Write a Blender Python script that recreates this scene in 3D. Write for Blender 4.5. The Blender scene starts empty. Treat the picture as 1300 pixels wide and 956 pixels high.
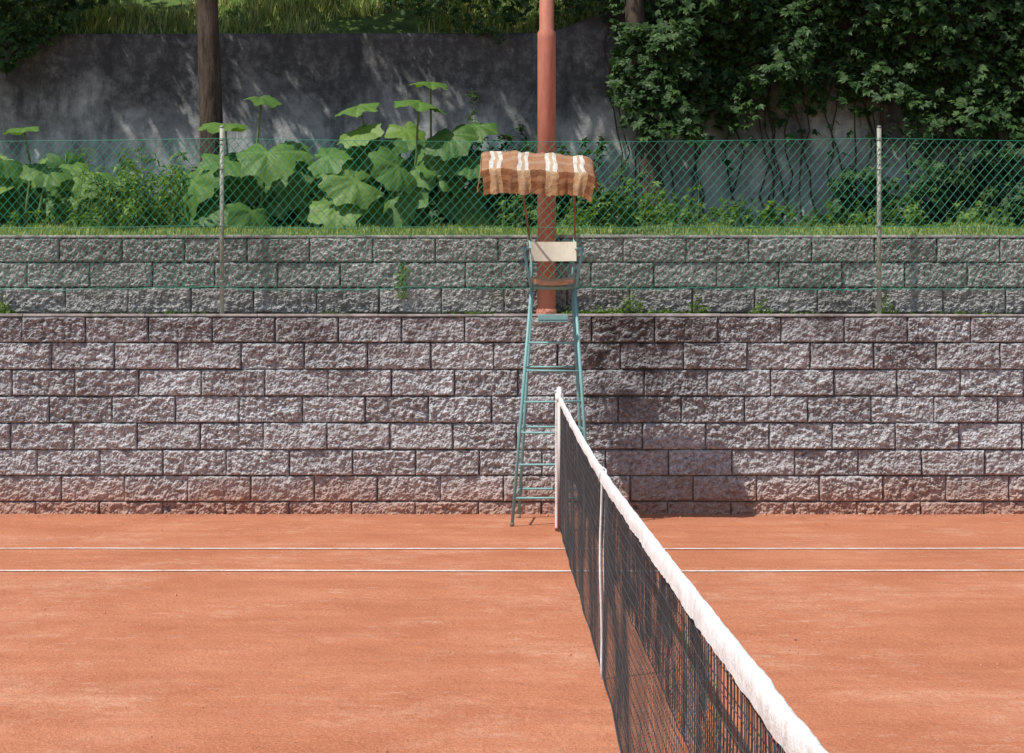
import bpy, math, random
import numpy as np
from mathutils import Vector, noise, Matrix
random.seed(7); rng=np.random.default_rng(7)
S=bpy.context.scene
CAMH=1.49; F=2462.0; HY=427.0
def PX(x,y,Y):           # photo measurement -> world point at depth Y (used while drafting)
    return ((x-650.0)*Y/F, Y, CAMH+(HY-y)*Y/F)

# ------------------------------------------------------------ helpers
def link(o,parent=None):
    S.collection.objects.link(o)
    if parent: o.parent=parent
    return o
def empty(name):
    return link(bpy.data.objects.new(name,None))
def mesh(name,v,f,mats,parent=None,smooth=False,mi=None,attr=None):
    me=bpy.data.meshes.new(name)
    if isinstance(v,np.ndarray): v=v.tolist()
    if isinstance(f,np.ndarray): f=f.tolist()
    me.from_pydata(v,[],f)
    if not isinstance(mats,(list,tuple)): mats=[mats]
    for m in mats: me.materials.append(m)
    if mi is not None: me.polygons.foreach_set('material_index',mi)
    if smooth: me.polygons.foreach_set('use_smooth',[True]*len(me.polygons))
    if attr is not None:
        a=me.attributes.new('vein','FLOAT','POINT'); a.data.foreach_set('value',attr)
    me.update()
    return link(bpy.data.objects.new(name,me),parent)
class B:
    def __init__(s): s.v=[];s.f=[];s.m=[]
    def tube(s,pts,r,n=8,m=0,cap=True):
        pts=[Vector(p) for p in pts]; k=len(pts)
        rs=r if isinstance(r,(list,tuple)) else [r]*k
        base=len(s.v); up=None
        for i,p in enumerate(pts):
            t=(pts[min(i+1,k-1)]-pts[max(i-1,0)]).normalized()
            if up is None:
                up=Vector((0,0,1)) if abs(t.z)<.9 else Vector((1,0,0))
            a=t.cross(up).normalized(); b=a.cross(t).normalized(); up=b
            for j in range(n):
                an=2*math.pi*j/n
                s.v.append(tuple(p+a*math.cos(an)*rs[i]+b*math.sin(an)*rs[i]))
        for i in range(k-1):
            for j in range(n):
                s.f.append((base+i*n+j,base+i*n+(j+1)%n,base+(i+1)*n+(j+1)%n,base+(i+1)*n+j)); s.m.append(m)
        if cap:
            s.f.append(tuple(base+j for j in range(n))[::-1]); s.m.append(m)
            s.f.append(tuple(base+(k-1)*n+j for j in range(n))); s.m.append(m)
    def box(s,x0,x1,y0,y1,z0,z1,m=0):
        b=len(s.v)
        s.v+=[(x0,y0,z0),(x1,y0,z0),(x1,y1,z0),(x0,y1,z0),(x0,y0,z1),(x1,y0,z1),(x1,y1,z1),(x0,y1,z1)]
        for q in [(0,3,2,1),(4,5,6,7),(0,1,5,4),(1,2,6,5),(2,3,7,6),(3,0,4,7)]:
            s.f.append(tuple(b+i for i in q)); s.m.append(m)
    def obj(s,name,mats,parent=None,smooth=False,bevel=0):
        o=mesh(name,s.v,s.f,mats,parent,smooth,s.m)
        if bevel:
            md=o.modifiers.new('b','BEVEL'); md.width=bevel; md.segments=2
        return o
def rotmats(n,tilt_lo,tilt_hi,az=None):
    """random leaf frames: normal tilted from +Z by tilt, spin random"""
    az=rng.uniform(0,2*np.pi,n) if az is None else az
    t=rng.uniform(tilt_lo,tilt_hi,n); sp=rng.uniform(0,2*np.pi,n)
    def Rz(a):
        R=np.zeros((n,3,3));c,s_=np.cos(a),np.sin(a);R[:,0,0]=c;R[:,0,1]=-s_;R[:,1,0]=s_;R[:,1,1]=c;R[:,2,2]=1;return R
    def Rx(a):
        R=np.zeros((n,3,3));c,s_=np.cos(a),np.sin(a);R[:,0,0]=1;R[:,1,1]=c;R[:,1,2]=-s_;R[:,2,1]=s_;R[:,2,2]=c;return R
    return Rz(az)@Rx(t)@Rz(sp)
def inst(tv,tf,pos,R,sc):
    tv=np.array(tv,float); n=len(pos); k=len(tv)
    sc=np.asarray(sc)
    sc3=sc[:,None,None] if sc.ndim==1 else sc[:,None,:]
    v=np.einsum('nij,nkj->nki',R,tv[None]*sc3)+pos[:,None,:]
    off=(np.arange(n)*k)
    out=[]
    for f in tf:
        out+=(off[:,None]+np.array(f)[None]).tolist()
    return v.reshape(-1,3).tolist(),out
# leaf templates
def leaflet(l=1,w=.45,dx=0,dy=0,ang=0,droop=.15):
    pts=[(0,0,0),(-w/2,l*.45,.06*l),(w/2,l*.45,.06*l),(0,l,-droop*l),(0,l*.5,0)]
    c,s_=math.cos(ang),math.sin(ang)
    return [(x*c-y*s_+dx,x*s_+y*c+dy,z) for x,y,z in pts],[(0,4,1),(0,2,4),(4,3,1),(4,2,3)]
def compound(angs,lens,wr=.5,droop=.15):
    V=[];Fc=[]
    for a,l in zip(angs,lens):
        v,f=leaflet(l,wr*l,0,0,a,droop); b=len(V); V+=v; Fc+=[tuple(b+i for i in q) for q in f]
    return V,Fc
CREEP=compound([-1.25,-.65,0,.65,1.25],[.6,.85,1,.85,.6])
SPRIG=compound([-2.2,-1.1,0,1.0,2.1],[.8,.9,1,.95,.85])
LANCE=compound([-1.6,-.3,1.4],[.9,1.2,1.0],.26,.35)
BLADE=([(-.03,0,0),(.03,0,0),(.022,.10,.5),(-.022,.10,.5),(0,.35,1)],[(0,1,2,3),(3,2,4)])

# ------------------------------------------------------------ materials
def mat(name,rough=.8,spec=.3):
    m=bpy.data.materials.new(name); m.use_nodes=True
    nt=m.node_tree; p=nt.nodes['Principled BSDF']
    p.inputs['Roughness'].default_value=rough
    p.inputs['Specular IOR Level'].default_value=spec
    return m,nt,p
class N:
    def __init__(s,nt): s.nt=nt; s.tc=nt.nodes.new('ShaderNodeTexCoord')
    def new(s,t): return s.nt.nodes.new(t)
    def L(s,a,b): s.nt.links.new(a,b)
    def map(s,scale=(1,1,1),loc=(0,0,0)):
        m=s.new('ShaderNodeMapping'); m.inputs['Scale'].default_value=scale; m.inputs['Location'].default_value=loc
        s.L(s.tc.outputs['Object'],m.inputs['Vector']); return m.outputs[0]
    def noise(s,scale,detail=5,rough=.6,vec=None,dist=0):
        n=s.new('ShaderNodeTexNoise'); n.inputs['Scale'].default_value=scale
        n.inputs['Detail'].default_value=detail; n.inputs['Roughness'].default_value=rough
        n.inputs['Distortion'].default_value=dist
        s.L(vec if vec is not None else s.tc.outputs['Object'],n.inputs['Vector']); return n.outputs['Fac']
    def ramp(s,fac,stops):
        r=s.new('ShaderNodeValToRGB'); e=r.color_ramp.elements
        while len(e)<len(stops): e.new(.5)
        for i,(p,c) in enumerate(stops):
            e[i].position=p; e[i].color=(c if isinstance(c,tuple) else (c,c,c))+((1,) if not isinstance(c,tuple) or len(c)==3 else ())
        s.L(fac,r.inputs[0]); return r.outputs[0]
    def mix(s,fac,a,b,mode='MIX'):
        m=s.new('ShaderNodeMix'); m.data_type='RGBA'; m.blend_type=mode
        for v,i in ((fac,0),(a,6),(b,7)):
            if hasattr(v,'is_output'): s.L(v,m.inputs[i])
            else: m.inputs[i].default_value= v if i==0 else tuple(v)+(1,)
        return m.outputs[2]
    def math(s,op,a,b=0,clamp=False):
        m=s.new('ShaderNodeMath'); m.operation=op; m.use_clamp=clamp
        for v,i in ((a,0),(b,1)):
            if hasattr(v,'is_output'): s.L(v,m.inputs[i])
            else: m.inputs[i].default_value=v
        return m.outputs[0]
    def sep(s):
        x=s.new('ShaderNodeSeparateXYZ'); s.L(s.tc.outputs['Object'],x.inputs[0]); return x.outputs
    def rng(s,v,a,b,c=0,d=1):
        m=s.new('ShaderNodeMapRange'); s.L(v,m.inputs[0])
        for i,q in enumerate((a,b,c,d)): m.inputs[i+1].default_value=q
        return m.outputs[0]
    def bump(s,h,p,strength=.5,dist=.01):
        b=s.new('ShaderNodeBump'); b.inputs['Strength'].default_value=strength; b.inputs['Distance'].default_value=dist
        s.L(h,b.inputs['Height']); s.L(b.outputs[0],p.inputs['Normal'])
    def island(s):
        g=s.new('ShaderNodeNewGeometry'); return g.outputs['Random Per Island']

def simple(name,col,rough=.6,spec=.3,var=.25,sc=8,bump=0,metal=0):
    m,nt,p=mat(name,rough,spec); n=N(nt)
    a=tuple(c*(1-var) for c in col); b=tuple(min(1,c*(1+var)) for c in col)
    n.L(n.ramp(n.noise(sc,3),[(.3,a),(.7,b)]),p.inputs['Base Color'])
    p.inputs['Metallic'].default_value=metal
    if bump: n.bump(n.noise(sc*8,3),p,bump,.004)
    return m

def add_trans(n,p,col,fac):
    nt=n.nt; t=nt.nodes.new('ShaderNodeBsdfTranslucent'); n.L(col,t.inputs[0])
    mx=nt.nodes.new('ShaderNodeMixShader'); mx.inputs[0].default_value=fac
    n.L(p.outputs[0],mx.inputs[1]); n.L(t.outputs[0],mx.inputs[2])
    n.L(mx.outputs[0],nt.nodes['Material Output'].inputs[0])
def leafmat(name,cols,trans=.35,rough=.5,vein=False,spec=.25):
    m,nt,p=mat(name,rough,spec); n=N(nt)
    k=len(cols)
    c=n.ramp(n.island(),[(i/(k-1),cols[i]) for i in range(k)])
    c=n.mix(n.ramp(n.noise(3.0,2),[(.35,0.0),(.7,1.0)]),c,n.mix(1.0,c,(1.3,1.25,1.0),'MULTIPLY'))
    if vein:
        a=n.new('ShaderNodeAttribute'); a.attribute_name='vein'
        c=n.mix(n.ramp(n.noise(14,4,.7),[(.4,0.0),(.75,.45)]),c,(.06,.11,.02))
        c=n.mix(n.math('MULTIPLY',a.outputs['Fac'],.4),c,(.24,.36,.11))
        n.bump(n.noise(30,3),p,.5,.015)
    n.L(c,p.inputs['Base Color'])
    add_trans(n,p,n.mix(1.0,c,(1.5,1.6,.5),'MULTIPLY'),trans)
    return m

# clay
m_clay,nt,p=mat('red_clay',.95,.1); n=N(nt)
c=n.ramp(n.noise(1.1,6,.62,dist=.3),[(.25,(.44,.158,.080)),(.5,(.52,.20,.106)),(.75,(.59,.25,.142))])
patch=n.ramp(n.noise(.8,7,.74,n.map((1,.75,1),(3,1,0))),[(.51,0.0),(.62,.6)])
patch=n.math('MULTIPLY',patch,n.ramp(n.noise(14,5,.75),[(.38,.05),(.56,1.0)]))
c=n.mix(patch,c,(.66,.36,.235))
sp=n.math('MULTIPLY',n.ramp(n.noise(8,6,.8,n.map((.8,1.3,1))),[(.55,0.0),(.63,.65)]),n.ramp(n.noise(.9,3,.6,n.map((1,1,1),(8,2,1))),[(.46,0.0),(.60,1.0)]))
c=n.mix(sp,c,(.68,.41,.29))
streak=n.ramp(n.noise(1.6,6,.72,n.map((.5,2.0,1))),[(.44,0.0),(.66,.5)])
c=n.mix(streak,c,(.40,.135,.068))
gr=n.noise(55,4,.8)
c=n.mix(n.ramp(gr,[(.36,.6),(.52,0.0)]),c,n.mix(1.0,c,(.62,.56,.52),'MULTIPLY'))
c=n.mix(n.ramp(gr,[(.58,0.0),(.70,.45)]),c,(.68,.40,.27))
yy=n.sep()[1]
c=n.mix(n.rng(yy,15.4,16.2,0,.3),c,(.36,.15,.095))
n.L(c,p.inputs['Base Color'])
hh=n.math('ADD',n.noise(50,3,.8),n.math('MULTIPLY',n.noise(6,2),1.5))
n.bump(hh,p,.9,.016)

m_line,nt,p=mat('line_paint',.8,.2); n=N(nt)
n.L(n.mix(n.ramp(n.noise(9,6,.75),[(.42,0.0),(.66,.85)]),(.78,.72,.68),(.54,.27,.18)),p.inputs['Base Color'])

def stone(name,lower):
    m,nt,p=mat(name,.92,.15); n=N(nt); xyz=n.sep()
    if lower: A,Bc,Cc=(.165,.165,.17),(.47,.478,.485),(.78,.795,.81)
    else: A,Bc,Cc=(.16,.157,.15),(.42,.415,.395),(.68,.675,.64)
    c=n.ramp(n.noise(26,6,.86),[(.36,A),(.49,Bc),(.61,Cc)])
    c=n.mix(n.rng(n.island(),0,1,0,.55),c,n.mix(1.0,c,(.62,.58,.57),'MULTIPLY'))
    st=n.ramp(n.noise(.8,5,.65,n.map((1,1,1.3),(5,0,2))),[(.45,0.0),(.66,1.0)])
    up=n.rng(xyz[2],.5,1.7,.15,.75) if lower else n.rng(xyz[2],1.7,2.3,.4,.5)
    st=n.math('MULTIPLY',st,up)
    f22=n.noise(22,4,.75)
    st=n.math('MULTIPLY',st,n.ramp(f22,[(.3,.2),(.6,1.0)]))
    c=n.mix(st,c,(.085,.074,.072))
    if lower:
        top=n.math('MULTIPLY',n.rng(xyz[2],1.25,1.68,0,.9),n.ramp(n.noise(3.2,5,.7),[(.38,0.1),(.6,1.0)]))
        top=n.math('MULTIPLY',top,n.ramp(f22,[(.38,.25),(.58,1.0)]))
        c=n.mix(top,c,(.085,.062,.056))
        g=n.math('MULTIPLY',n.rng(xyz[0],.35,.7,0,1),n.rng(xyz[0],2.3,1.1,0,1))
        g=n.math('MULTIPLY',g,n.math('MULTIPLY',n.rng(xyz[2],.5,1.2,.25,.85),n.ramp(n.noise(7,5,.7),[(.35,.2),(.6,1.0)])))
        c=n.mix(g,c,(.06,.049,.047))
        z=n.math('ADD',xyz[2],n.math('MULTIPLY',n.math('SUBTRACT',n.noise(2.5,5,.7),.5),.35))
        c=n.mix(n.rng(z,.8,.25,0,.15),c,(.42,.24,.165))
        du=n.math('MULTIPLY',n.rng(z,.36,.05,0,.85),n.ramp(f22,[(.3,.55),(.6,1.0)]))
        c=n.mix(du,c,(.48,.25,.165))
    else:
        c=n.mix(n.math('MULTIPLY',n.ramp(n.noise(2,5,.7),[(.55,0.0),(.75,.55)]),n.rng(xyz[2],2.3,1.8,.2,1)),c,(.12,.14,.06))
    n.L(c,p.inputs['Base Color'])
    n.bump(n.noise(60,4,.9),p,1.0,.013)
    return m
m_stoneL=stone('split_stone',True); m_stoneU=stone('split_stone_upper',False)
m_gap=simple('joint_dark',(.11,.10,.098),.95,.1)
m_cap,nt,p=mat('coping_concrete',.9,.2); n=N(nt)
n.L(n.ramp(n.noise(6,6,.7),[(.3,(.15,.14,.13)),(.55,(.40,.38,.36)),(.8,(.55,.52,.49))]),p.inputs['Base Color']); n.bump(n.noise(60,3),p,.6,.008)

m_conc,nt,p=mat('stained_concrete',.95,.1); n=N(nt); xyz=n.sep()
c=n.ramp(n.noise(2.6,7,.74,dist=.4),[(.3,(.22,.22,.21)),(.5,(.38,.38,.365)),(.7,(.58,.575,.555))])
z=n.math('ADD',xyz[2],n.math('MULTIPLY',n.math('SUBTRACT',n.noise(1.1,6,.72,dist=.5),.5),2.2))
dk=n.math('MULTIPLY',n.rng(z,3.4,4.15,0,.90),n.ramp(n.noise(9,5,.75),[(.3,.6),(.55,1.0)]))
c=n.mix(dk,c,(.045,.045,.047))
drip=n.math('MULTIPLY',n.ramp(n.noise(1.4,6,.75,n.map((1.5,1,.5))),[(.36,.9),(.52,0.0)]),n.rng(xyz[2],2.6,4,.3,1))
c=n.mix(drip,c,(.05,.05,.052))
c=n.mix(n.ramp(n.noise(5,4,.8),[(.58,0.0),(.7,.3)]),c,(.10,.12,.06))
n.L(c,p.inputs['Base Color']); n.bump(n.noise(14,5,.75),p,.5,.02)

m_soil=simple('soil',(.10,.075,.05),.95,.1,.4,6,.6)
m_turf,nt,p=mat('turf',.95,.1); n=N(nt)
n.L(n.ramp(n.noise(5,5,.7),[(.3,(.05,.08,.022)),(.55,(.11,.17,.045)),(.8,(.20,.22,.09))]),p.inputs['Base Color']); n.bump(n.noise(40,3,.8),p,.8,.03)
m_grass=leafmat('grass_blades',[(.12,.19,.045),(.20,.28,.07),(.31,.35,.12),(.40,.39,.19)],.3,.6)
m_hgrass=leafmat('wild_grass',[(.09,.15,.04),(.17,.24,.07),(.30,.34,.14),(.46,.45,.27)],.3,.6)
m_creep=leafmat('creeper_leaves',[(.016,.038,.014),(.028,.066,.02),(.042,.092,.027),(.075,.13,.038)],.28,.5,spec=.25)
m_tree=leafmat('tree_leaves',[(.03,.06,.015),(.05,.10,.02),(.08,.13,.03)],.3,.5)
m_weed=leafmat('weed_leaves',[(.06,.12,.03),(.11,.19,.042),(.19,.28,.07)],.35,.5)
m_giant=leafmat('giant_leaf',[(.055,.125,.026),(.09,.18,.038),(.155,.25,.055)],.32,.5,True,spec=.3)
m_stalk=simple('stalk',(.12,.17,.05),.6,.3)
m_bark,nt,p=mat('bark',.95,.1); n=N(nt)
c=n.noise(6,6,.7,n.map((3,3,.6)))
n.L(n.ramp(c,[(.3,(.035,.028,.022)),(.6,(.11,.085,.065)),(.8,(.16,.13,.10))]),p.inputs['Base Color']); n.bump(c,p,1,.04)

m_fence=simple('green_wire',(.025,.23,.145),.5,.3,.35,2)
m_post=simple('fence_post_paint',(.30,.31,.25),.5,.4,.3,14)
m_pole,nt,p=mat('pole_red_paint',.65,.25); n=N(nt)
n.L(n.ramp(n.noise(4,6,.75,n.map((4,4,.8))),[(.3,(.36,.13,.085)),(.6,(.49,.195,.13)),(.85,(.58,.29,.21))]),p.inputs['Base Color']); n.bump(n.noise(50,3),p,.2,.004)
m_teal,nt,p=mat('chair_teal_paint',.5,.4); n=N(nt)
c=n.mix(n.ramp(n.noise(22,5,.8),[(.58,0.0),(.66,.8)]),(.18,.37,.36),(.20,.10,.06))
n.L(c,p.inputs['Base Color'])
m_rust=simple('rusty_steel',(.24,.16,.12),.7,.3,.35,15)
m_wood,nt,p=mat('seat_wood',.6,.3); n=N(nt)
n.L(n.ramp(n.noise(5,6,.7,n.map((1,8,8))),[(.3,(.34,.19,.10)),(.7,(.55,.35,.20))]),p.inputs['Base Color'])
m_back=simple('backrest_board',(.66,.62,.50),.6,.3,.10,12)
m_tape,nt,p=mat('white_net_tape',.8,.2); n=N(nt)
n.L(n.ramp(n.noise(10,6,.75),[(.3,(.58,.56,.53)),(.5,(.76,.76,.75)),(.8,(.82,.82,.82))]),p.inputs['Base Color']); n.bump(n.noise(24,4,.7),p,.6,.012)
m_netpost,nt,p=mat('net_post_paint',.6,.3); n=N(nt); z=n.math('ADD',n.sep()[2],n.math('MULTIPLY',n.noise(12,4),.5))
n.L(n.mix(n.rng(z,.95,.35,0,1),(.60,.57,.53),(.30,.17,.11)),p.inputs['Base Color'])
m_cord=simple('black_cord',(.050,.050,.053),.7,.4,.3,20)
m_steel=simple('lamp_housing',(.2,.2,.2),.5,.5)
# awning cloth : faded woven stripes by UV (u along width, v over the drop)
m_awn,nt,p=mat('awning_cloth',.9,.1); n=N(nt)
uv=n.new('ShaderNodeSeparateXYZ'); n.L(n.tc.outputs['UV'],uv.inputs[0])
wob=n.math('MULTIPLY',n.math('SUBTRACT',n.noise(7,2),.5),.05)
uu=n.math('ADD',uv.outputs[0],wob)
def stripe(v,freq,ph,th):
    a=n.math('FRACT',n.math('ADD',n.math('MULTIPLY',v,freq),ph)); return n.math('LESS_THAN',a,th)
s1=stripe(uu,4.0,.72,.40); s2=stripe(uu,4.0,.58,.12)
c=n.mix(s1,(.44,.225,.12),(.80,.78,.72)); c=n.mix(s2,c,(.60,.44,.28))
c=n.mix(n.math('MULTIPLY',stripe(uv.outputs[1],3.1,.3,.4),.30),c,(.60,.47,.33))
val=n.math('GREATER_THAN',uv.outputs[1],1.0)
cv=n.mix(stripe(uu,4.0,.72,.45),(.25,.10,.042),(.56,.36,.19))
cv=n.mix(stripe(uu,4.0,.58,.10),cv,(.62,.44,.27))
cv=n.mix(n.math('MULTIPLY',stripe(uv.outputs[1],2.2,.15,.4),.40),cv,(.50,.26,.12))
c=n.mix(val,c,cv)
c=n.mix(n.ramp(n.noise(11,6,.75),[(.42,0.0),(.72,.5)]),c,(.24,.18,.13))
n.L(c,p.inputs['Base Color']); n.bump(n.noise(12,4,.6),p,.8,.03)
add_trans(n,p,c,.30)

# ------------------------------------------------------------ ground
def sheet(name,x0,x1,y0,y1,nx,ny,zf,m,parent=None):
    v=[];f=[]
    for j in range(ny+1):
        for i in range(nx+1):
            x=x0+(x1-x0)*i/nx; y=y0+(y1-y0)*j/ny; v.append((x,y,zf(x,y)))
    for j in range(ny):
        for i in range(nx):
            a=j*(nx+1)+i; f.append((a,a+1,a+nx+2,a+nx+1))
    return mesh(name,v,f,m,parent,True)
mesh('ground',[(-150,-150,-.03),(150,-150,-.03),(150,150,-.03),(-150,150,-.03)],[(0,1,2,3)],m_soil)
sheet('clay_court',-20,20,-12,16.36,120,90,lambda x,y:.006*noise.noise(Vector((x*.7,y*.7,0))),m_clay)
b=B()
def ln(x0,x1,y0,y1):
    nseg=int(max(abs(x1-x0),abs(y1-y0))/.25)+1
    for i in range(nseg):
        if abs(x1-x0)>abs(y1-y0):
            a0=x0+(x1-x0)*i/nseg;a1=x0+(x1-x0)*(i+1)/nseg; q=[(a0,y0),(a1,y0),(a1,y1),(a0,y1)]
        else:
            a0=y0+(y1-y0)*i/nseg;a1=y0+(y1-y0)*(i+1)/nseg; q=[(x0,a0),(x1,a0),(x1,a1),(x0,a1)]
        k=len(b.v)
        for x,y in q: b.v.append((x,y,.006*noise.noise(Vector((x*.7,y*.7,0)))+.005))
        b.f.append((k,k+1,k+2,k+3)); b.m.append(0)
ln(-11.5,12.3,13.56,13.61); ln(-11.5,12.3,12.27,12.325)
ln(-6.06,-6.01,3.9,12.27); ln(6.74,6.79,3.9,12.27)
b.obj('court_lines',m_line)
nC=7500
pos=np.stack([rng.uniform(-5.5,6,nC),rng.uniform(5.5,16.1,nC),np.zeros(nC)],1)
pos[:1600,1]=16.2-np.abs(rng.normal(0,.10,1600))
oct_v=[(1,0,0),(-1,0,0),(0,1,0),(0,-1,0),(0,0,.8),(0,0,-.8)]
oct_f=[(0,2,4),(2,1,4),(1,3,4),(3,0,4),(2,0,5),(1,2,5),(3,1,5),(0,3,5)]
m_crumb=simple('clay_grit',(.46,.20,.125),.95,.1,.35,3)
sz_=rng.exponential(.0018,nC)+.0016; sz_[:1600]*=1.8
v,f=inst(oct_v,oct_f,pos,rotmats(nC,0,3),sz_)
mesh('clay_grit',v,f,m_crumb)

# ------------------------------------------------------------ split-face block walls
nz_=noise.noise
def block_wall(name,xa,xb,rows,y_face,bw,m,offs,capz):
    V=[];Fc=[]
    par=empty(name)
    for r,(z0,z1) in enumerate(rows):
        yf=y_face+.003*r
        start=offs[r]
        k0=math.floor((xa-start)/bw)
        x=start+k0*bw
        while x<xb:
            w=bw; g=random.uniform(.0022,.0048); x0=x+g; x1=x+w-g; zz0=z0+g+random.uniform(-.001,.003); zz1=z1-g
            seed=random.uniform(0,500); base=len(V); amp=random.uniform(.8,1.5)
            tilt=random.uniform(-.018,.018); tiltz=random.uniform(-.014,.020); pr=random.uniform(-.008,.008)
            NX,NZ=(58,25) if abs(x)<4.9 else (16,8)
            for j in range(NZ+1):
                for i in range(NX+1):
                    px=x0+(x1-x0)*i/NX; pz=zz0+(zz1-zz0)*j/NZ
                    d=min(px-x0,x1-px,pz-zz0,zz1-pz)
                    q=Vector((px+seed,pz*1.1,seed*.37))
                    h=nz_(q*8)*.013+nz_(q*24)*.014+nz_(q*55)*.012+nz_(q*110)*.008
                    q2=Vector((px*13+seed,pz*17,3)); h+=.018*max(0,nz_(q2)-.1)
                    e=min(1,d/(.012+.012*abs(nz_(q*20)))); e=e*(2-e)
                    y=yf+.008*(1-e)-(.012+h*amp)*e+tilt*(i/NX-.5)*e+tiltz*(j/NZ-.5)*e+pr
                    ex=d<.008
                    V.append((px+(nz_(q*35)*.005 if ex else 0),y,pz+(nz_(q*36)*.005 if ex else 0)))
            for j in range(NZ):
                for i in range(NX):
                    a=base+j*(NX+1)+i; Fc.append((a,a+1,a+NX+2,a+NX+1))
            ring=[base+i for i in range(NX+1)]+[base+j*(NX+1)+NX for j in range(1,NZ+1)]+[base+NZ*(NX+1)+i for i in range(NX-1,-1,-1)]+[base+j*(NX+1) for j in range(NZ-1,0,-1)]
            rb=len(V)
            for q_ in ring: V.append((V[q_][0],yf+.09,V[q_][2]))
            R=len(ring)
            for i in range(R): Fc.append((ring[i],rb+i,rb+(i+1)%R,ring[(i+1)%R]))
            x+=bw
    mesh('blocks',V,Fc,m,par,False)
    bb=B(); bb.box(xa-.3,xb+.3,y_face+.034,y_face+.32,rows[-1][0]-.1,rows[0][1]-.004,0); bb.obj('core',m_gap,par)
    bb=B(); x=xa
    while x<xb:
        w=random.uniform(.9,1.1); oy=random.uniform(-.006,.006)
        bb.box(x+.002,x+w-.002,y_face-.012+oy,y_face+.33,rows[0][1]+.001,capz+random.uniform(-.003,.003)); x+=w
    bb.obj('coping',m_cap,par,bevel=.004)
    return par
sL=16.23/F
ys=[402,435,469,503,537,571,604,637,671]
rowsL=[(CAMH+(HY-ys[i+1])*sL,CAMH+(HY-ys[i])*sL) for i in range(8)]
jl=[28,65,15,62,13,46,-3,45]
YU=16.70; sU=YU/F
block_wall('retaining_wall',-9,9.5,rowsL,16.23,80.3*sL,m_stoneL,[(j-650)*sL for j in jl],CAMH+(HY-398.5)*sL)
yu=[302,333,365,398]
rowsU=[(CAMH+(HY-yu[i+1])*sU,CAMH+(HY-yu[i])*sU) for i in range(3)]
block_wall('retaining_wall',-9,9.5,rowsU,YU,79.6*sU,m_stoneU,[(j-650)*sU for j in (75,34,83)],CAMH+(HY-298.5)*sU)
ledge=CAMH+(HY-399)*sL
sheet('ledge_soil',-9.3,9.8,16.545,16.74,120,4,lambda x,y:ledge-.012+.01*noise.noise(Vector((x*4,y*4,0))),m_soil)

# ------------------------------------------------------------ terrace, concrete wall, hillside
def tz(x,y):
    t=min(max((y-17.0)/3.2,0),1)
    return 2.355+.045*min(1,(y-16.9)/.35)+.19*t+.02*noise.noise(Vector((x*1.3,y*1.3,3)))
sheet('grass_terrace',-11,11,16.93,20.3,130,24,tz,m_turf)
WY=20.0
prof=[(-11,4.60),(-3.4,4.61),(.35,4.62),(.5,4.66),(1.25,4.97),(1.7,5.25),(4,5.7),(11,5.9)]
V=[];Fc=[]
def wtop(x):
    for (a,za),(b_,zb) in zip(prof,prof[1:]):
        if x<=b_: return za+(zb-za)*(x-a)/(b_-a)
    return prof[-1][1]
nx,nz=220,30
for j in range(nz+1):
    for i in range(nx+1):
        x=-11+22*i/nx; t=j/nz; z=2.2+(wtop(x)-2.2)*t
        y=WY+.02*noise.noise(Vector((x*1.5,z*1.5,0)))
        V.append((x,y,z+(.012*noise.noise(Vector((x*6,0,0))) if j==nz else 0)))
for j in range(nz):
    for i in range(nx):
        a=j*(nx+1)+i; Fc.append((a,a+1,a+nx+2,a+nx+1))
tb=len(V)
for i in range(nx+1):
    x=-11+22*i/nx; V.append((x,WY+.3,wtop(x)+.004))
for i in range(nx):
    a=nz*(nx+1)+i; Fc.append((a,a+1,tb+i+1,tb+i))
mesh('concrete_wall',V,Fc,m_conc,None,True)
def hz(x,y):
    t=y-WY-.25
    return wtop(max(-11,min(11,x)))-.02+.62*t+.10*noise.noise(Vector((x*.8,y*.8,7)))*min(1,t*2+.1)
sheet('hillside',-60,60,WY+.26,60,200,90,hz,m_turf)

def blades(name,n,xa,xb,ya,yb,zf,h0,h1,m,wide=1.0,clump=None):
    x=rng.uniform(xa,xb,n); y=rng.uniform(ya,yb,n)
    if clump is not None:
        keep=np.array([noise.noise(Vector((a*clump,b_*clump,1)))>-.25 for a,b_ in zip(x,y)]); x=x[keep];y=y[keep]
    k=len(x); z=np.array([zf(a,b_) for a,b_ in zip(x,y)])-.01
    hv=np.array([.75+.6*noise.noise(Vector((a*2.5,b_*2.5,4))) for a,b_ in zip(x,y)])
    R=rotmats(k,0,.35); h=rng.uniform(h0,h1,k)*hv
    sc=np.stack([h*wide,h*rng.uniform(.3,1.8,k),h],1)
    v,f=inst(BLADE[0],BLADE[1],np.stack([x,y,z],1),R,sc); mesh(name,v,f,m)
blades('terrace_grass',36000,-6.2,6.2,16.93,18.4,tz,.03,.10,m_grass,2.3)
blades('hillside_grass',24000,-6.3,6.3,WY+.16,WY+1.4,hz,.07,.28,m_hgrass,1.7,1.2)

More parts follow.
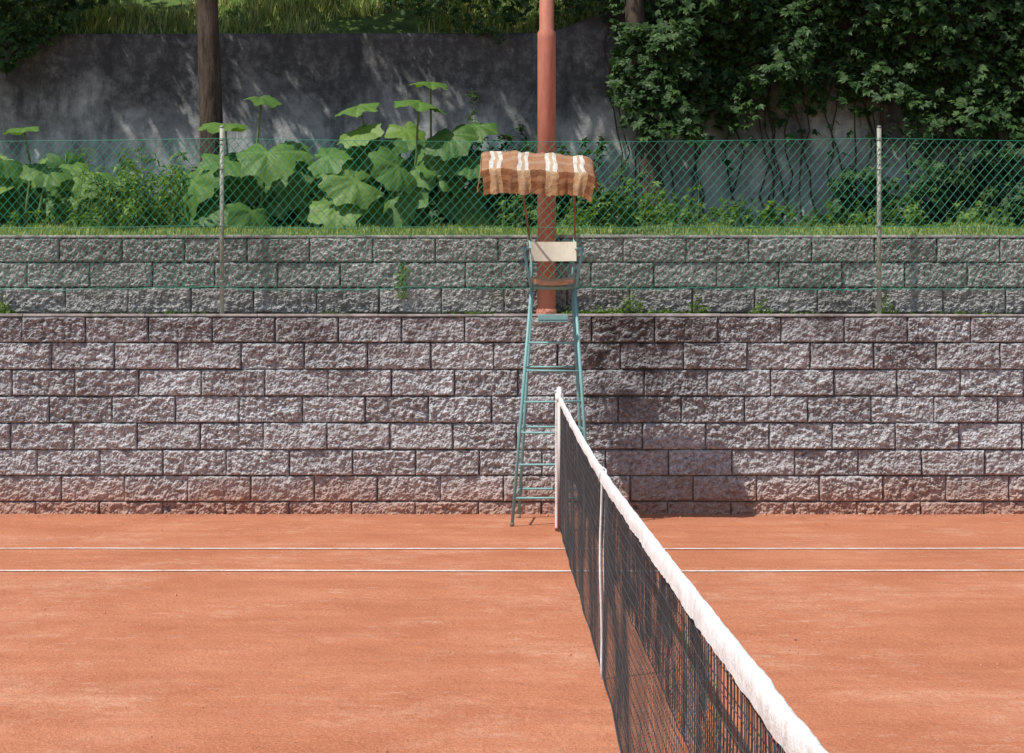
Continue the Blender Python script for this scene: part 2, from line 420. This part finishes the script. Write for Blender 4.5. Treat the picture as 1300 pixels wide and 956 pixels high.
# ------------------------------------------------------------ trees
def tree(name,x,y,r,seed,nleaf,cx,cy,crown=(5.4,9.5),spread=(2.6,1.3),lean=(.1,0)):
    rnd=random.Random(seed); par=empty(name); z0=tz(x,y)-.1
    b=B(); pts=[];rs=[]
    for i in range(15):
        t=i/14; z=z0+(6.6-z0)*t
        pts.append((x+lean[0]*t+.05*math.sin(t*5+seed),y+lean[1]*t+.04*math.cos(t*4+seed),z))
        rs.append(r*(1.35 if i==0 else 1.12 if i==1 else 1-.3*t))
    b.tube(pts,rs,14)
    tips=[]
    for k in range(11):
        st=Vector(pts[rnd.choice([10,11,12,13,14])])
        end=Vector((cx+rnd.uniform(-1,1)*spread[0],cy+rnd.uniform(-1,1)*spread[1],rnd.uniform(crown[0]+.4,crown[1])))
        pl=[];rl=[]
        for i in range(8):
            t=i/7; q=st.lerp(end,t)+Vector((0,0,.5*math.sin(t*math.pi)))+Vector((rnd.uniform(-.08,.08),rnd.uniform(-.08,.08),0))*(1 if 0<i<7 else 0)
            pl.append(q); rl.append(r*.42*(1-t*.85))
        b.tube(pl,rl,7)
        for i in range(4,8):
            tips.append(pl[i])
            e=pl[i]+Vector((rnd.gauss(0,.6),rnd.gauss(0,.4),rnd.gauss(0,.45)))
            b.tube([pl[i],pl[i].lerp(e,.5)+Vector((0,0,.06)),e],[r*.08,r*.05,r*.02],5); tips.append(e)
    b.obj('trunk_and_limbs',m_bark,par,True)
    tp=np.array([tuple(t) for t in tips]); idx=rng.integers(0,len(tp),nleaf)
    pos=tp[idx]+rng.normal(0,1,(nleaf,3))*np.array([.27,.24,.2])
    pos=pos[(pos[:,2]>crown[0]-.1)&(pos[:,1]>17.9)]
    k=len(pos)
    v,f=inst(SPRIG[0],SPRIG[1],pos,rotmats(k,0,1.1),rng.uniform(.07,.12,k)); mesh('crown_leaves',v,f,m_tree,par)
tree('tree',-3.02,19.1,.125,1,3000,-3.9,19.4,spread=(2.6,1.1))
tree('tree',1.42,19.45,.115,2,3300,.3,19.4,spread=(2.4,1.1),lean=(-.25,.1))
tree('tree',5.9,19.3,.14,3,4200,4.4,19.5,spread=(2.4,1.1))
tree('tree',-7.4,19.2,.14,4,2800,-7.6,19.4,spread=(2.2,1.1))

# ------------------------------------------------------------ creeper on the wall
def region(n,fn,xa,xb,ya,yb,Yn,Yf):
    out=[]
    while len(out)<n:
        px=random.uniform(xa,xb); py=random.uniform(ya,yb)
        if random.random()<fn(px,py):
            out.append(PX(px,py,WY)[0::2])
    a=np.array(out); bulge=np.array([.5+.5*noise.noise(Vector((x*1.6,z*1.6,4)))+.45*noise.noise(Vector((x*4,z*4,9))) for x,z in a])
    depth=np.clip(bulge,0.05,1.1)*(Yf-Yn)
    y=Yf-depth*np.sqrt(rng.uniform(0,1,len(a)))
    return np.stack([a[:,0],y,a[:,1]],1)
def edge(px,seed,amp=35): return amp*(noise.noise(Vector((px*.02,seed,0)))*1.3+.6*noise.noise(Vector((px*.07,seed,0))))
def ivy(px,py):
    if px<775: return 0
    if px<860: lo=165; 
    elif px<1005: lo=155
    elif px<1065: lo=125
    elif px<1140: lo=150
    else: lo=190
    if px<860 and py< 40+(860-px)*.5-40: return .35
    lo+=edge(px,1)
    if py<lo-25: return 1
    if py<lo: return .5
    if px>860 and py<lo+40: return .05
    return 0
P=region(11500,ivy,770,1480,-120,250,19.2,19.97)
v,f=inst(CREEP[0],CREEP[1],P,rotmats(len(P),.4,1.3,rng.normal(0,.7,len(P))),rng.uniform(.055,.12,len(P)))
cp=empty('wall_creeper'); mesh('leaves',v,f,m_creep,cp)
def trunkivy(px,py): return 1 if 785<px+edge(py,8,25)<865 and 45<py<185+edge(px,9,20) else 0
P=region(800,trunkivy,760,900,30,210,18.95,19.4)
v,f=inst(CREEP[0],CREEP[1],P,rotmats(len(P),.4,1.4,rng.normal(0,.7,len(P))),rng.uniform(.06,.12,len(P)))
mesh('trunk_leaves',v,f,m_creep,cp)
b=B()
for i in range(46):
    px=random.uniform(790,1500); z0=2.5; x=(px-650)*WY/F; pl=[]
    for k in range(14):
        pl.append((x,WY-.04-random.uniform(0,.03),z0+k*.22)); x+=random.uniform(-.09,.09)
    b.tube(pl,[.012*(1-k/16) for k in range(14)],5)
b.obj('vines',m_bark,cp,True)
def lowbush(px,py):
    top=228+edge(px,3,42)-(px-1050)*.12
    return 1 if py>top else .03
P=region(2400,lowbush,1045,1480,150,300,18.9,19.9)
v,f=inst(CREEP[0],CREEP[1],P,rotmats(len(P),.2,1.3,rng.normal(0,.8,len(P))),rng.uniform(.06,.11,len(P)))
mesh('shrub',v,f,m_creep)
def topleft(px,py): return 1 if py<88-abs(px-20)*.7+edge(px,5,28) else 0
P=region(1500,topleft,-200,150,-60,110,19.3,19.95)
v,f=inst(CREEP[0],CREEP[1],P,rotmats(len(P),.3,1.4,rng.normal(0,.8,len(P))),rng.uniform(.06,.12,len(P)))
mesh('shrub',v,f,m_creep)
def topmid(px,py): return 1 if py<42-abs(px-640)*.22+edge(px,6,32) else 0
P=region(1100,topmid,450,800,-60,95,19.6,20.0)
v,f=inst(CREEP[0],CREEP[1],P,rotmats(len(P),.3,1.4,rng.normal(0,.8,len(P))),rng.uniform(.05,.10,len(P)))
mesh('hanging_creeper',v,f,m_creep)

# ------------------------------------------------------------ giant-leaf plants
NT=56; rings=[0,.25,.5,.75,1.0]
def giant_template(seed):
    r_=random.Random(seed); V=[];Fc=[];A=[]
    V.append((0,0,0)); A.append(1.0)
    ph=r_.uniform(0,6); ph2=r_.uniform(0,6); el=r_.uniform(.85,1.12)
    for ri in rings[1:]:
        for j in range(NT):
            th=-math.pi+2*math.pi*j/NT
            lob=1+.07*math.cos(7*th+.3*math.sin(ph))+.045*math.cos(14*th+ph)+.03*r_.uniform(-1,1)+.06*math.sin(2*th+ph2)
            notch=1-.6*math.exp(-((abs(th)-math.pi)/.26)**2)
            R=ri*lob*notch if ri>.6 else ri*notch
            vein=max(0,math.cos(7*th))**12
            z=.16*ri-.34*ri*ri-.045*ri*math.cos(7*th)+.09*ri*math.sin(2*th+ph)+.06*ri*ri*math.cos(5*th+ph2)+.035*ri*r_.uniform(-1,1)
            V.append((R*math.sin(th)*el,R*math.cos(th)+.12*ri,z)); A.append(vein*(1-.5*ri))
    for j in range(NT): Fc.append((0,1+(j+1)%NT,1+j))
    for k in range(3):
        for j in range(NT):
            a=1+k*NT+j; c=1+k*NT+(j+1)%NT; Fc.append((a,c,c+NT,a+NT))
    return V,Fc,A
GT=[giant_template(i) for i in range(7)]
def plant(name,leaves,root_px,Y,extra,box):
    par=empty(name); V=[];Fc=[];A=[]; st=B()
    L=[(l,False) for l in leaves]
    for _ in range(extra):
        L.append(((random.uniform(box[0],box[1]),random.uniform(box[2],290),random.uniform(16,32),random.uniform(25,75)),True))
    for (px,py,s,tilt),ex in L:
        dy=random.uniform(-.45,.35) if not ex else random.uniform(.0,.8)
        Yl=Y+dy
        c=Vector(PX(px,py,Yl)); c.z=max(c.z,2.56)
        rad=s/128.0
        az=random.uniform(-.9,.9); tl=tilt+random.uniform(-10,12)
        Rm=Matrix.Rotation(az,3,'Z')@Matrix.Rotation(math.radians(tl),3,'X')@Matrix.Rotation(math.pi+random.gauss(0,.7),3,'Z')
        tv,tf,ta=random.choice(GT); b0=len(V)
        for q in tv: V.append(tuple(c+Rm@Vector(q)*rad))
        Fc+=[tuple(b0+i for i in q) for q in tf]; A+=ta
        rp=root_px[0]+(px-root_px[0])*.55+random.uniform(-15,15)
        g=Vector(((rp-650)*Y/F,Y+dy*.4,0)); g.z=tz(g.x,g.y)-.02
        n_=Rm@Vector((0,0,1)); mid=(g+c)/2+Vector((random.uniform(-.08,.08),.05,.10*(c.z-g.z)))
        st.tube([g,g.lerp(mid,.55)+Vector((0,0,.03)),mid,mid.lerp(c,.6)-n_*.02,c],[.018,.016,.013,.011,.008],6)
    mesh('leaves',V,Fc,m_giant,par,True,attr=A); st.obj('stalks',m_stalk,par,True)
A_=[(30,163,20,8),(85,262,44,60),(112,222,34,50),(18,245,36,55),(60,215,28,40),(130,255,26,45),(5,205,26,30),(55,280,28,40),(100,285,24,30),(-30,240,40,40),(-70,255,38,50),(140,235,22,30)]
plant('giant_leaf_plant',A_,(60,0),18.5,16,(-80,150,210))
B_=[(286,158,28,12),(332,124,22,10),(246,232,42,58),(300,222,40,52),(340,195,36,45),(355,235,40,60),(265,268,36,50),(320,270,36,55),(395,222,42,55),(402,262,38,55),(230,262,28,45),(375,190,24,35),(415,200,28,45),(290,205,30,40),(360,272,30,40)]
plant('giant_leaf_plant',B_,(320,0),18.5,26,(225,430,205))
C_=[(456,135,26,18),(532,130,32,22),(547,105,22,8),(478,182,36,50),(540,200,42,60),(606,160,28,28),(572,172,34,45),(590,245,36,55),(500,245,42,55),(452,230,38,50),(545,258,38,55),(448,198,28,45),(505,212,32,55),(562,222,32,50),(470,272,30,45),(610,268,26,40),(430,260,34,45),(515,165,28,35),(458,165,28,35),(600,205,28,45),(525,235,34,50)]
plant('giant_leaf_plant',C_,(510,0),18.4,34,(420,625,180))
def weeds(name,nst,cx,wx,Y,hmax,m=m_weed,sz=(.03,.07),tmpl=SPRIG,hp=1.5):
    P=[];b=B()
    for _ in range(nst):
        px=random.gauss(cx,wx); y=min(19.8,max(17.3,random.gauss(Y,.28))); x=(px-650)*Y/F
        h=hmax*random.random()**hp*(.6+.9*abs(noise.noise(Vector((x*3,y*3,2)))))*1.3+.04; g=Vector((x,y,tz(x,y)-.01))
        tip=g+Vector((random.gauss(0,.25)*h,random.gauss(0,.2)*h,h))
        b.tube([g,g.lerp(tip,.5)+Vector((0,0,.02)),tip],[.004,.003,.0015],4,cap=False)
        for k in range(max(2,int(h/.035))):
            t=random.uniform(.1,1.0); q=g.lerp(tip,t); P.append((q.x+random.gauss(0,.02),q.y+random.gauss(0,.02),q.z))
    P=np.array(P); k=len(P); par=empty(name)
    v,f=inst(tmpl[0],tmpl[1],P,rotmats(k,0,1.1),rng.uniform(sz[0],sz[1],k)*rng.choice([.8,1,1.3],k)); mesh('leaves',v,f,m,par); b.obj('stems',m_stalk,par)
weeds('weeds',190,165,26,18.1,.60,tmpl=LANCE,sz=(.05,.10))
weeds('weeds',200,30,70,18.7,.40)
weeds('weeds',260,330,80,18.9,.45,m_creep,(.05,.09))
weeds('weeds',260,520,75,18.9,.55,m_creep,(.05,.09))
weeds('weeds',190,670,45,18.6,.95,m_creep,(.04,.09))
weeds('weeds',120,700,45,18.3,.35,tmpl=LANCE,sz=(.05,.09))
weeds('weeds',150,780,45,18.4,.50)
weeds('weeds',90,880,50,18.8,.30)
weeds('weeds',80,990,60,19.2,.25,m_creep)
weeds('weeds',160,1150,120,18.6,.25)
def ledge_weed(name,px,n,wx,h,Y=16.6):
    x0=(px-650)*Y/F
    x=rng.normal(x0,wx,n); y=rng.normal(Y,.03,n); y=np.clip(y,16.5,16.66)
    z=ledge+np.abs(rng.normal(0,h*.5,n))*np.exp(-((x-x0)/(wx*1.5))**2)
    v,f=inst(SPRIG[0],SPRIG[1],np.stack([x,y,z],1),rotmats(n,.1,1.3),rng.uniform(.012,.032,n)); mesh(name,v,f,m_weed)
for px,n_,w_,h_ in [(802,150,.07,.20),(770,120,.12,.06),(885,90,.05,.17),(965,80,.05,.13),(1125,90,.05,.15),(5,100,.05,.18),(730,160,.2,.04),(600,60,.2,.03),(840,90,.12,.05),(430,40,.15,.03),(1010,50,.3,.03),(1220,50,.3,.03),(200,50,.4,.03)]:
    ledge_weed('ledge_weed',px,n_,w_,h_)
n_=70; xx=rng.normal((511-650)*YU/F,.025,n_); zz=rng.uniform(1.82,2.12,n_)
v,f=inst(SPRIG[0],SPRIG[1],np.stack([xx,np.full(n_,YU-.035),zz],1),rotmats(n_,.8,1.5,rng.normal(0,.4,n_)),rng.uniform(.012,.026,n_)); mesh('wall_fern',v,f,m_weed)

# ------------------------------------------------------------ chain-link fence
fn=empty('chain_link_fence'); FY=16.40
post_x=[(281-650)*FY/F+i*(1117-281)*FY/F for i in (-1,0,1,2)]
def fence_pt(x,z):
    L=(1117-281)*FY/F; t=((x-post_x[1])/L)%1.0
    sag=.028*4*t*(1-t)
    w=(z-1.86)/1.3
    return (x+.014*noise.noise(Vector((x*1.2,z*2,0))),FY+.03*noise.noise(Vector((x*1.1,z*1.4,2))), z-sag*w+(.03*noise.noise(Vector((x*.9,0,5)))+.014*noise.noise(Vector((x*3,0,5))))*(1-w))
p_=.078; zb,zt=1.875,3.16
b=B(); H=zt-zb; steps=18
x=-7.5
while x<7.5:
    for sgn in (1,-1):
        pts=[]
        for k in range(steps+1):
            t=k/steps; zz=zb+H*t; xx=x+sgn*H*t*.85
            wob=.0015*(1 if k%2 else -1)
            q=fence_pt(xx,zz); pts.append((q[0],q[1]+wob+sgn*.0012,q[2]))
        b.tube(pts,.0020,4,cap=False)
    x+=p_
b.obj('mesh_wires',m_fence,fn)
b=B()
for zz in (zt+.004,2.42,zb+.02):
    b.tube([fence_pt(-7.5+15*i/150,zz) for i in range(151)],.0024,5)
b.obj('tension_wires',m_fence,fn)
for i,px in enumerate(post_x):
    b=B(); b.tube([(px,FY+.034,ledge-.03),(px,FY+.034,3.26)],.019,12); b.tube([(px,FY+.034,3.26),(px,FY+.034,3.275)],[.022,.013],12)
    for zz in (1.95,2.42,2.9,3.15): b.tube([(px,FY+.034,zz),(px,FY+.034,zz+.012)],.0225,12)
    b.obj('post_%d'%(i+1),m_post,fn,True)

# ------------------------------------------------------------ lamp pole
lp=empty('floodlight_pole'); px_=(694-650)*16.56/F; PY=16.575
b=B()
zj=CAMH+(HY-42)*PY/F
b.tube([(px_,PY,ledge-.05),(px_,PY,zj-.05),(px_,PY,zj),(px_,PY,zj+.03),(px_,PY,8.2)],[.080,.078,.078,.062,.056],24)
b.tube([(px_,PY,ledge-.03),(px_,PY,ledge+.05)],[.10,.085],24)
b.obj('shaft',m_pole,lp,True)
b=B(); b.box(px_-.6,px_+.6,PY-.03,PY+.03,8.15,8.21); b.box(px_-.62,px_-.2,PY-.3,PY-.04,7.95,8.25); b.box(px_+.2,px_+.62,PY-.3,PY-.04,7.95,8.25)
b.obj('lamp_heads',m_steel,lp,bevel=.02)

# ------------------------------------------------------------ umpire chair
ch=empty('umpire_chair')
FL=(0.0,15.2,0.0);FR=(.62,15.2,0.0);BL=(.055,15.92,0.0);BR=(.60,15.92,0.0)
TL=(.155,15.42,1.88);TR=(.50,15.42,1.88);UL=(.165,15.74,1.88);UR=(.49,15.74,1.88)
def lerp(a,b_,t): return tuple(a[i]+(b_[i]-a[i])*t for i in range(3))
b=B(); r=.0135
for a,t in ((FL,TL),(FR,TR),(BL,UL),(BR,UR)): b.tube([a,lerp(a,t,.5),t],r,10)
for zz in (.22,.48,.73,.97,1.22,1.44):
    t=zz/1.88; b.tube([lerp(FL,TL,t),lerp(FR,TR,t+random.uniform(-.004,.004))],.009,8)
for zz in (.24,.75,1.24):
    t=zz/1.88
    b.tube([lerp(BL,UL,t),lerp(BR,UR,t)],.009,8)
    b.tube([lerp(FL,TL,t),lerp(BL,UL,t)],.009,8); b.tube([lerp(FR,TR,t),lerp(BR,UR,t)],.009,8)
for a,c in ((TL,TR),(UL,UR),(TL,UL),(TR,UR)): b.tube([a,c],r,8)
b.obj('frame',m_teal,ch,True)
b=B()
for q in (FL,FR,BL,BR): b.tube([(q[0],q[1],-.005),(q[0],q[1],.03)],.019,10)
b.obj('feet',m_rust,ch,True)
b=B()
for s_,u,t_ in ((-1,UL,TL),(1,UR,TR)):
    top=(u[0]+s_*.02,u[1]+.04,2.30)
    b.tube([u,(u[0]+s_*.005,u[1]+.02,2.05),top],.011,8)
    pts=[]
    for k in range(13):
        a=k/12; x=u[0]+s_*(.02+.055*math.sin(a*math.pi)); y=u[1]+.02+(t_[1]-u[1]-.06)*math.sin(a*math.pi/2)
        z=2.20-.01*a if a<.6 else 2.19-.30*((a-.6)/.4)**1.5
        pts.append((x,y,z))
    pts.append(t_); b.tube(pts,.011,8)
b.obj('armrests',m_teal,ch,True)
V=[];Fc=[];nx=16;ny=8;cx=.327
for layer in (0,1):
    for j in range(ny+1):
        for i in range(nx+1):
            u=i/nx*2-1; w=j/ny
            hw=.175*(1-.10*(1-w)**3)
            x=cx+u*hw; y=15.36+w*.36 -.03*(1-abs(u)**2)*(1-w)
            z=1.925+.02*u*u-(.0 if layer else .034)+.03*w
            V.append((x,y,z))
o=(nx+1)*(ny+1)
for j in range(ny):
    for i in range(nx):
        a=j*(nx+1)+i; Fc.append((a,a+nx+1,a+nx+2,a+1)); Fc.append((o+a,o+a+1,o+a+nx+2,o+a+nx+1))
for i in range(nx):
    Fc.append((i,i+1,o+i+1,o+i)); a=ny*(nx+1)+i; Fc.append((a+1,a,o+a,o+a+1))
for j in range(ny):
    a=j*(nx+1); Fc.append((a+nx+1,a,o+a,o+a+nx+1)); a+=nx; Fc.append((a,a+nx+1,o+a+nx+1,o+a))
mesh('seat',V,Fc,m_wood,ch)
V=[];Fc=[]
for layer in (0,1):
    for j in range(3):
        for i in range(13):
            u=i/12*2-1
            V.append((.337+u*.185,15.715+.035*(1-u*u)+.012*layer+j*.008,2.10+j*.079))
o=39
for j in range(2):
    for i in range(12):
        a=j*13+i; Fc.append((a,a+1,a+14,a+13)); Fc.append((o+a,o+a+13,o+a+14,o+a+1))
for i in range(12):
    Fc.append((i+1,i,o+i,o+i+1)); Fc.append((26+i,27+i,o+27+i,o+26+i))
for j in range(2):
    a=j*13; Fc.append((a,a+13,o+a+13,o+a)); a+=12; Fc.append((a+13,a,o+a,o+a+13))
mesh('backrest',V,Fc,m_back,ch)
b=B(); b.box(.205,.445,15.30,15.44,1.60,1.618); b.box(.205,.445,15.296,15.312,1.618,1.66); b.obj('footrest',m_teal,ch,bevel=.004)
b=B()
CXL,CXR=-.235,.635
b.tube([(UL[0]-.02,15.78,2.27),(.09,15.52,2.62),(.07,15.36,2.86)],.009,8)
b.tube([(UR[0]+.02,15.78,2.27),(.50,15.52,2.62),(.50,15.36,2.86)],.009,8)
b.tube([(-.20,15.10,2.76),(.60,15.10,2.76)],.008,8); b.tube([(-.20,15.36,2.88),(.60,15.36,2.88)],.008,8)
for xx in (-.20,.07,.50,.60): b.tube([(xx,15.10,2.76),(xx,15.36,2.88)],.008,8)
b.obj('canopy_frame',m_rust,ch,True)
def cloth():
    V=[];Fc=[];UV=[]
    P=[(15.43,2.76,1.8),(15.43,2.82,1.5),(15.42,2.90,1.02),(15.40,2.945,.98),(15.35,2.955,.8),(15.29,2.935,.6),(15.22,2.895,.4),(15.14,2.85,.2),(15.07,2.795,.02),(15.045,2.775,1.02),(15.04,2.75,1.15),(15.035,2.71,1.35),(15.035,2.66,1.6),(15.04,2.59,1.95)]
    n_x=96; k=len(P)
    for j,(y,z,v_) in enumerate(P):
        for i in range(n_x+1):
            u=i/n_x; x=CXL+(CXR-CXL)*u
            drop=max(0,2.775-z)
            wav=.016*noise.noise(Vector((x*7,y*6,z*4)))+.009*noise.noise(Vector((x*22,y*12,z*8)))+.005*noise.noise(Vector((x*50,y*20,z*12)))
            zz=z+wav*1.3-.018*abs(math.sin(u*math.pi*3+.2))*(1 if 3<=j<=8 else 0)
            hang=.022*noise.noise(Vector((x*5,3,1)))+.012*noise.noise(Vector((x*17,3,4)))
            if j>=11 or j<=1: zz+=hang*(drop/.18 if j>=11 else .6)
            fold=(.035*noise.noise(Vector((x*11,z*1.5,6)))+.018*math.sin(x*46+2*noise.noise(Vector((x*4,0,0)))))*min(1,drop/.12) if j>=10 else 0
            yy=y+wav-abs(fold)*.6+fold*.5
            sl=.014*(.5-u)*2
            corner=-.045*max(0,(u-.90)/.10)**1.5-.020*max(0,(.06-u)/.06)**1.5
            V.append((x+.014*noise.noise(Vector((y*8,z*9,u*3)))+drop*(.5-u)*.18,yy,zz+sl+corner)); UV.append((u,v_))
    for j in range(k-1):
        for i in range(n_x):
            a=j*(n_x+1)+i; Fc.append((a,a+n_x+1,a+n_x+2,a+1))
    for side,ii in ((-1,0),(1,n_x)):
        rowt=[j*(n_x+1)+ii for j in range(2,11)]
        b0=len(V)
        for lev,vv in enumerate((1.05,1.35,1.7,1.95)):
            for q in rowt:
                x,y,z=V[q]; zb_=2.64+.015*math.sin(y*20)
                V.append((x+side*(.004+.010*lev+.014*noise.noise(Vector((y*12,lev,side)))),y, z+(zb_-z)*lev/3)); UV.append(((y-15.0)*1.15,vv))
        m_=len(rowt)
        for lev in range(3):
            for i in range(m_-1):
                a=b0+lev*m_+i; Fc.append((a,a+1,a+m_+1,a+m_))
    o=mesh('canopy_cloth',V,Fc,m_awn,ch,True)
    ul=o.data.uv_layers.new(name='UVMap')
    for l in o.data.loops: ul.data[l.index].uv=UV[l.vertex_index]
cloth()

# ------------------------------------------------------------ tennis net
nt_=empty('tennis_net')
Y0,YM,Y1=2.03,8.43,14.78
def nx_(y): 
    if y>YM: return .395-.033*((y-YM)/(Y1-YM))
    return .395-.028*((YM-y)/(YM-Y0))
def nh(y):
    t=abs(y-YM)/((Y1-YM) if y>YM else (YM-Y0))
    return .908+(.135 if y>YM else .095)*t**1.25
b=B(); y=Y0+.02
def drape(y,z,s=0):
    h=nh(y)
    return nx_(y)+.010*noise.noise(Vector((y*1.5,z*2.5,s)))+.02*noise.noise(Vector((y*.5,z,s+3)))*(1-z/h)*z/h*3
WR=.00095
while y<Y1:
    h=nh(y)-.03; kk=9
    b.tube([(drape(y,.02+(h-.02)*k/kk),y+.012*noise.noise(Vector((y*9,k*1.3,0))),.02+(h-.02)*k/kk) for k in range(kk+1)],WR,4,cap=False)
    y+=.046
L=Y1-Y0
for k in range(21):
    pts=[]
    for i in range(241):
        y=Y0+L*i/240; h=nh(y)-.03; z=.02+(h-.02)*k/20
        pts.append((drape(y,z),y,z+.004*noise.noise(Vector((y*8,k,0)))))
    b.tube(pts,.0013 if k else .003,4,cap=False)
b.obj('netting',m_cord,nt_)
b=B(); y=Y0+.03
while y<Y1:
    h=nh(y)-.03; h0=h*.62
    b.tube([(drape(y,h0+(h-h0)*k/4)+.009+.004*noise.noise(Vector((y*7,k,5))),y+.01*noise.noise(Vector((y*9,k*1.3,7))),h0+(h-h0)*k/4) for k in range(5)],WR*1.25,4,cap=False); y+=.046
for k in range(9):
    pts=[]
    for i in range(241):
        y=Y0+L*i/240; h=nh(y)-.03; z=h*.62+h*.38*k/8
        pts.append((drape(y,z)+.010+.006*noise.noise(Vector((y*5,k,8))),y,z+.006*noise.noise(Vector((y*6,k,2)))))
    b.tube(pts,.0016,4,cap=False)
b.obj('netting_double',m_cord,nt_)
V=[];Fc=[]; secs=420
sec=[(-.010,-.052),(-.011,-.03),(-.009,-.008),(-.004,.001),(.004,.001),(.009,-.008),(.011,-.03),(.010,-.052)]
for i in range(secs+1):
    y=Y0-.02+(L+.02)*i/secs; h=nh(y)
    for (dx,dz) in sec:
        V.append((nx_(y)+dx+.004*noise.noise(Vector((y*4,dz*30,dx*60)))+.003*noise.noise(Vector((y*14,dz*20,1))),y,h+dz+.005*noise.noise(Vector((y*2.5,0,dx*10)))+(.004*noise.noise(Vector((y*20,dx*50,0))) if dz<-.05 else .0015*noise.noise(Vector((y*26,0,3))))))
for i in range(secs):
    for j in range(7):
        a=i*8+j; Fc.append((a,a+1,a+9,a+8))
mesh('head_band',V,Fc,m_tape,nt_,True)
b=B(); h=nh(YM); xs=nx_(YM)
for s_ in (-1,1):
    b.tube([(xs+s_*.009+.004*math.sin(k*.7),YM+.01*math.sin(k*.9),.0+(h+.003)*k/12 ) if 0<k else (xs+s_*.006,YM-.01,.0) for k in range(13)],.0045,8)
b.tube([(xs-.014,YM,h-.05),(xs-.014,YM,h+.002),(xs,YM,h+.010),(xs+.014,YM,h+.002),(xs+.014,YM,h-.05)],.005,8)
b.obj('centre_strap',m_tape,nt_,True)
for i,yy in enumerate((Y1+.05,Y0-.07)):
    xx=nx_(Y1); b=B()
    hp=1.065 if i==0 else 1.05
    b.tube([(xx,yy,-.02),(xx,yy,hp)],.032,20)
    b.tube([(xx,yy,hp),(xx,yy,hp+.012)],[.036,.026],20)
    b.box(xx-.015,xx+.015,yy+.03,yy+.06,.70,.80)
    b.obj('post_%d'%(i+1),m_netpost,nt_,True)
b=B(); 
b.box(nx_(Y1)-.034,nx_(Y1)-.016,Y1-.035,Y1-.012,.03,1.02); b.obj('end_tape',m_tape,nt_,bevel=.004)
b=B(); xx=nx_(Y1); b.tube([(xx-.015,Y1-.03,1.0),(xx,Y1-.0,1.04),(xx+.0,Y1+.05,1.085),(xx+.02,Y1+.10,1.04)],[.020,.022,.022,.010],8)
b.obj('band_end',m_tape,nt_,True)

# ------------------------------------------------------------ light, sky, camera
d=Vector((.43,.31,-.86)).normalized()
sun=bpy.data.lights.new('sun','SUN'); sun.energy=5.0; sun.angle=math.radians(.53); sun.color=(1,.965,.90)
so=link(bpy.data.objects.new('sun',sun)); so.rotation_euler=d.to_track_quat('-Z','Y').to_euler(); so.location=(-5,-5,15)
w=bpy.data.worlds.new('World'); S.world=w; w.use_nodes=True; nt=w.node_tree
sk=nt.nodes.new('ShaderNodeTexSky'); sk.sky_type='NISHITA'; sk.sun_disc=False
sk.sun_elevation=math.asin(-d.z); sk.sun_rotation=math.atan2(-d.x,-d.y)%(2*math.pi)
bg=nt.nodes['Background']; bg.inputs[1].default_value=.135; nt.links.new(sk.outputs[0],bg.inputs[0])
cam=bpy.data.cameras.new('camera'); co=link(bpy.data.objects.new('camera',cam))
co.location=(0,0,CAMH); co.rotation_euler=(math.pi/2,0,0)
cam.sensor_width=36; cam.lens=F/1300*36; cam.shift_y=-(478-HY)/1300; cam.clip_end=500; cam.clip_start=.05
S.camera=co
S.view_settings.view_transform='Standard'; S.view_settings.look='None'; S.view_settings.exposure=0
